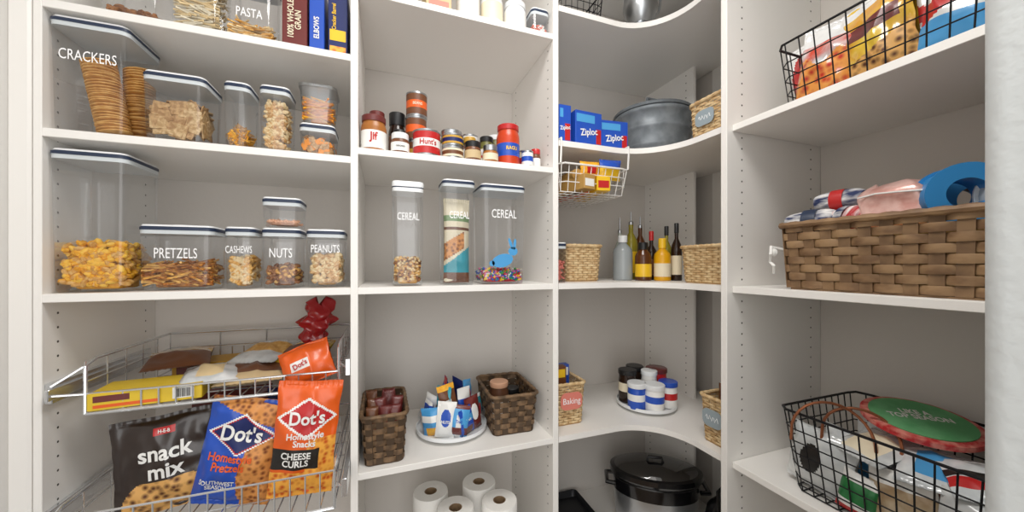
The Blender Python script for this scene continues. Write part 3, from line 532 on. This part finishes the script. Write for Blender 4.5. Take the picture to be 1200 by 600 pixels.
spool('large bright blue tape spool with open core',.058,.055,CY,(1.04,.348,zt),HB+.75,CY,.5); spool('white and navy ribbon spool',.054,.04,NAVY,(1.12,.365,zt),HB+.9,LBLUE,.5); spool('pale gray ribbon spool beside the blue one',.054,.04,SEAL,(1.08,.285,zt),HB+.8,WP,.5)
# lower right wire basket
wirebasket('wire_basket','black wire basket holding party supplies and a round sign',.42,.33,.2,14,11,6,.0017,.12,BLKW,(1.135,.425,ZL),HB)
e=thing('round_sign','round green sign with red rim and white lettering','sign',(1.165,.45,ZL+.200),-.75,tilt=.17)
mb=MB(); mb.lathe([(.090,0),(.099,.003),(.099,.014),(.090,.016)],n=48); mk('rim',mb,mat('sign_rim','#c0282c',.5,c2='#e08a7c',scale=55),e); mb=MB(); mb.lathe([(.085,.0165),(.085,.0185)],n=48); mk('panel',mb,mat('sign_green','#6fb47c',.6,c2='#5aa46a',scale=20),e)
lett('LIKE A\nTOP SEASON',.026,WP,e,0,.01,.0188,.72,flat=True,bold=.03)
COP=mat('copper','#9a5f40',.35,.6)
for k,(lx,ly,rz,s) in enumerate(((.995,.53,.5,1),(1.04,.50,.2,.9))):
    mb=MB(); mb.tube([(0,-.075*s,-.02)]+[(.02*math.sin(t*2),-.075*s*math.cos(t),.085*s*math.sin(t)) for t in [math.pi*k/14 for k in range(1,14)]]+[(0,.075*s,-.02)],.0032,8); mk('copper_handle',mb,COP,loc=(lx,ly,ZL+.155),rot=(0,.3,rz),label='curved copper wire handle poking from the basket',cat='handle',group='copper wire handles')
PW=mat('plastic_white','#dcdedd',.2,coat=1,c2='#c4c8c9',scale=22); PW2=mat('plastic_wrap_clear','#cfd5d8',.15,coat=1,c2='#e6e8e8',scale=30); PTN=mat('plastic_tan','#cbb89a',.3,coat=.7,c2='#a98c68',scale=26)
G='party supply packets in the wire basket'
for n,(lb,w,h,t,pf,ms,x,y,z,rz,ti,ro,sd,tx) in enumerate((
 ('white and black packet in clear wrap',.14,.15,.05,lambda u,v:1 if (u+.2)**2+(v-.5)**2*2<.12 else 0,[PW,BLK],1.02,.575,0,0,-.1,.1,3,()),
 ('green and white party packet',.07,.09,.03,lambda u,v:1 if v>.3 and v<.8 else (2 if v<.15 else 0),[WP,GRN,RED],1.0,.49,0,.1,-.1,.15,5,()),
 ('kraft paper packet with white top',.11,.125,.035,lambda u,v:1 if v>.75 else 0,[PTN,WP],1.01,.41,0,0,-.12,-.1,7,()),
 ('blue and clear packet of supplies',.12,.14,.05,lambda u,v:1 if u>.3 else 0,[PW2,LBLUE],1.11,.55,0,0,0,.05,12,()),
 ('clear wrapped packet with red stripe',.13,.15,.05,lambda u,v:1 if abs(v-.6)<.1 else 0,[PW2,RED],1.10,.34,0,0,0,-.1,14,()),
 ('tan and white packet of paper cups',.13,.13,.05,lambda u,v:1 if abs(v-.3)<.18 else 0,[PW,TAN],1.01,.31,0,.1,-.1,.1,17,()),
 ('flat clear packet with blue card inside',.13,.14,.03,lambda u,v:1 if abs(u)<.6 and abs(v-.5)<.3 else 0,[PW2,LBLUE],1.01,.36,.12,.3,-1.3,0,19,()),
 ('flat white packet with tan card inside',.12,.13,.03,lambda u,v:1 if abs(u)<.6 and abs(v-.4)<.3 else 0,[PW,CRM],1.01,.50,.125,-.3,-1.3,0,23,()),
 ('flat clear packet with black and red card',.12,.12,.03,lambda u,v:1 if abs(v-.5)<.08 else (2 if abs(v-.3)<.1 else 0),[PW2,BLK,RED],1.03,.29,.13,.6,-1.3,0,41,()),
 ('dark green wrapped packet behind the others',.12,.15,.05,lambda u,v:1 if v>.6 else 0,[BLK,PW2],1.2,.52,0,0,0,0,25,()))):
    bag('party_bag',lb,w,h,t,pf,ms,(x,y,ZL+.008+z),HB+rz,ti,seed=sd,group=G,cr=1.0,roll=ro,texts=tx,res=1.2)
# ------------------------------------------------ pull-out baskets
def pullout(x0,x1,y0,y1,zf,zr,label,fr=.36):
    cx,cy=(x0+x1)/2,(y0+y1)/2; e=thing('pull_out_basket',label,'basket',(cx,cy,zf)); w=x1-x0; d=y1-y0; h=zr-zf; mb=MB()
    for i in range(17):
        x=-w/2+w*i/16; mb.tube([(x,-d/2,h*fr),(x,-d/2,0),(x,d/2,0),(x,d/2,h*.55)],.0018,5)
    for i in range(6):
        y=-d/2+d*i/5; mb.tube([(-w/2,y,h),(-w/2,y,0),(w/2,y,0),(w/2,y,h)],.0018,5)
    mb.tube([(-w/2,-d/2,h*.6),(-w/2,d/2,h*.6),(w/2,d/2,h*.6),(w/2,-d/2,h*.6)],.002,5)
    for q in (-.25,0,.25): mb.tube([(w*q,d/2,0),(w*q,d/2,h)],.0022,5)
    mb.tube([(-w/2,-d/2,h*fr),(w/2,-d/2,h*fr)],.0025,6)
    mk('wire_grid',mb,CHR,e)
    mb=MB(); mb.tube([(-w/2,-d/2,-.003),(-w/2,-d/2,h*.9),(-w/2,-d/2+.03,h),(-w/2,d/2,h),(w/2,d/2,h),(w/2,-d/2+.03,h),(w/2,-d/2,h*.9),(w/2,-d/2,-.003)],.0038,8); mb.tube([(-w/2,-d/2,-.003),(w/2,-d/2,-.003)],.0038,8); mk('rim',mb,CHR,e)
    mb=MB(); xl=-.684-cx; xr=-.086-cx
    mb.box(xl,xl+.012,-d/2-.01,d/2,h*.25,h*.25+.045); mb.box(xl+.012,xl+.018,-d/2-.03,d/2-.02,h*.25+.01,h*.25+.035); mb.tube([(xl+.016,-d/2-.02,h*.6),(-w/2,-d/2-.005,h*.9)],.003,6); mb.tube([(xl+.016,-d/2-.02,h*.25+.02),(-w/2,-d/2,h*.36)],.003,6); mk('slide_rail',mb,CHR,e)
    mb=MB(); mb.box(xr-.012,xr,-d/2-.01,d/2,h*.25,h*.25+.045); mb.tube([(xr-.01,-d/2,h*.25+.02),(w/2,-d/2+.02,h*.5)],.003,6); mk('slide_rail',mb,CHR,e)
ZA=E-.33; ZC=E-.60
pullout(-.625,-.115,1.065,1.40,ZA,E-.215,'chrome pull-out wire basket with pasta and snack packets'); pullout(-.625,-.115,.975,1.40,ZC,E-.5,'lower chrome pull-out wire basket with chip bags',.9)
zz=ZA+.003
YB=mat('box_yellow','#e2c02c',.45)
e=carton('yellow food box with white barcode panel',.20,.10,.038,YB,(-.525,1.118,zz),.1,panels=[(.045,.006,.085,.032,WP),(-.09,.005,.02,.012,ORG),(-.09,.018,-.03,.032,DRED)])
mb=MB()
for i in range(10): mb.box(.05+i*.003,.0514+i*.003+(.0006 if i%3 else 0),-.0512,-.0506,.009,.029,bev=.0001)
mk('barcode',mb,BLK,e)
carton('yellow and red flat noodle box',.20,.10,.04,mat('box_gold','#c9982a',.5),(-.47,1.33,zz),.1,panels=[(-.09,.005,.09,.035,DRED)],texts=[('Egg Noodles',.018,YEL,0,.02,0)])
GP='pasta packets in the pull-out basket'
for i,(lb,w,h,pf,ms,x,y,z,rz,ti) in enumerate((('brown and tan pasta packet lying flat',.15,.19,lambda u,v:1 if abs(v-.5)<.25 else 0,[TAN,BRN],-.33,1.09,.035,.1,-1.5),('white and red pasta packet lying flat',.13,.19,lambda u,v:1 if abs(v-.5)<.2 else 0,[PW,CASH],-.36,1.20,.06,-.2,-1.45),('brown paper packet lying on boxes',.14,.18,lambda u,v:1 if v>.6 else 0,[BRN,YG],-.52,1.19,.065,.3,-1.5),('yellow and tan noodle packet at the back',.16,.16,lambda u,v:1 if abs(v-.4)<.2 else 0,[YG,BRN],-.25,1.21,.05,-.1,-1.4),('clear wrapped noodle packet',.12,.16,lambda u,v:1 if abs(u)<.5 and abs(v-.5)<.3 else 0,[PW2,CASH2],-.41,1.08,.045,.25,-1.5))):
    bag('pasta_packet',lb,w,h,.035,pf,ms,(x,y,ZA+z-.01),rz,ti,seed=3+i*4,cat='packet',group=GP,cr=1.2)
bag('snack_bag','small orange snack bag resting in the wire basket',.13,.11,.05,lambda u,v:1 if v>.75 else (2 if abs(u+.2)<.4 and .38<v<.62 else 0),[ORG,ORG,WP],(-.185,1.11,ZA-.0+.004),0,-.35,texts=[("Dot's",.02,RED,-.012,.054,.2)],seed=3,roll=-.32,cr=1.6)
e=thing('red_bag','crumpled red plastic bag at the back of the basket','plastic bag',(-.190,1.27,ZA+.075)); mb=MB(); rg=[]
for i in range(21):
    z=.14*i/20; k=(.036+.006*math.sin(i*.8)+(.006 if i>13 else 0))*(1-abs(i/10-1)**5*.6)
    rg.append([(k*math.cos(t)*1.05*(1+.7*noise.noise(Vector((math.cos(t)*1.8,math.sin(t)*1.8,i*.28))))+.001*i-.02,.7*k*math.sin(t)*(1+.7*noise.noise(Vector((math.cos(t)*2+5,math.sin(t)*2,i*.3)))),z+.014*math.sin(t*2+1)) for t in [2*math.pi*q/30 for q in range(30)]])
mb.loft(rg); mk('bag_body',mb,mat('red_plastic','#98141a',.25,bump=.9,bscale=35,coat=.5),e,ang=50)
def diamond(u,v,c=.62,a=.75,b=.24): return abs(u)/a+abs(v-c)/b<1
SB=mat('dark_snack_bag','#2a1d17',.35,coat=.5)
bag('chip_bag','dark brown snack mix bag with pictured snacks',.20,.228,.06,lambda u,v:2 if (v<.36 and (u*u*1.1+(v-.12)**2*9)<.8) else (1 if (v>.82 and v<.89 and abs(u)<.2) else 0),[SB,RED,SNK],(-.488,1.10,ZC+.004),.16,-.06,texts=[('H-E-B',.011,WP,0,.195,0),('snack\nmix',.05,WP,0,.125,0)],seed=1,res=2,roll=-.06,cr=1.5,group='chip bags in the lower wire basket')
bag('chip_bag','blue pretzel bag with red diamond emblem',.172,.262,.058,lambda u,v:(3 if diamond(u,v,.68,.8,.16) else (5 if diamond(u,v,.68,.86,.172) else (1 if diamond(u,v,.68,.93,.187) else (2 if (u>.1+.5*abs(v-.3) and v<.66) or (v>.84-.12*u) else 0)))),[BLUE,WP,PRZ,DKB,RED,RED],(-.362,1.068,ZC+.004),-.08,-.04,texts=[("Dot's",.05,WP,0,.178,0),('Homestyle\nPretzels',.026,ORG,-.012,.112,0),('SOUTHWEST\nSEASON',.015,WP,-.03,.055,0)],seed=2,res=2,roll=.19,cr=1.5,group='chip bags in the lower wire basket')
bag('chip_bag','orange cheese curl bag with diamond emblem',.146,.290,.052,lambda u,v:(3 if diamond(u,v,.7,.85,.15) else (1 if diamond(u,v,.7,.97,.175) else (4 if (v<.44 and v>.26 and u<.5) else (2 if v<.52 and (u>.1 or v<.24) else 0)))),[ORG,WP,CHZ,RED,BLK],(-.202,1.035,ZC+.012),.05,.02,texts=[("Dot's",.043,WP,0,.203,0),('Homestyle\nSnacks',.022,WP,-.0,.152,0),('CHEESE\nCURLS',.023,WP,-.016,.102,0)],seed=5,res=2,roll=.10,cr=1.4,group='chip bags in the lower wire basket')
bag('chip_bag','red tortilla chip bag behind the other bags',.19,.25,.06,lambda u,v:1 if abs(v-.6)<.15 else 0,[DRED,YEL],(-.40,1.21,ZC+.004),0,0,seed=7,group='chip bags in the lower wire basket')
bag('chip_bag','dark blue chip bag behind the other bags',.17,.24,.06,lambda u,v:1 if abs(v-.6)<.15 else 0,[DKB,CRM],(-.23,1.20,ZC+.004),0,0,seed=9,group='chip bags in the lower wire basket')
# ------------------------------------------------ lights, camera
def area(name,loc,rot,size,en,col=(1,1,1),sy=None):
    l=bpy.data.lights.new(name,'AREA'); l.energy=en; l.size=size; l.color=col
    if sy: l.shape='RECTANGLE'; l.size_y=sy
    o=bpy.data.objects.new(name,l); C.objects.link(o); o.location=loc; o.rotation_euler=rot
area('ceiling_light',(.25,.4,2.66),(0,0,0),.5,12.5,(1,.98,.95))
area('doorway_fill',(-.2,-.9,1.6),(math.radians(88),0,math.radians(-22)),1.6,21,(1,.995,.985),sy=2.0)  # soft fill lamp added behind the camera to brighten the shelves
w=bpy.data.worlds.new('World'); SC.world=w; w.use_nodes=True; w.node_tree.nodes['Background'].inputs[0].default_value=(.99,.985,.98,1); w.node_tree.nodes['Background'].inputs[1].default_value=.6
SC.view_settings.view_transform='Standard'
cd=bpy.data.cameras.new('Camera'); cam=bpy.data.objects.new('Camera',cd); C.objects.link(cam); cam.location=(0,0,E); cam.rotation_euler=(math.pi/2,0,math.radians(-19.9))
cd.lens=415/1200*36; cd.sensor_width=36; cd.sensor_fit='HORIZONTAL'; cd.shift_y=10/1200; cd.clip_start=.01
SC.camera=cam
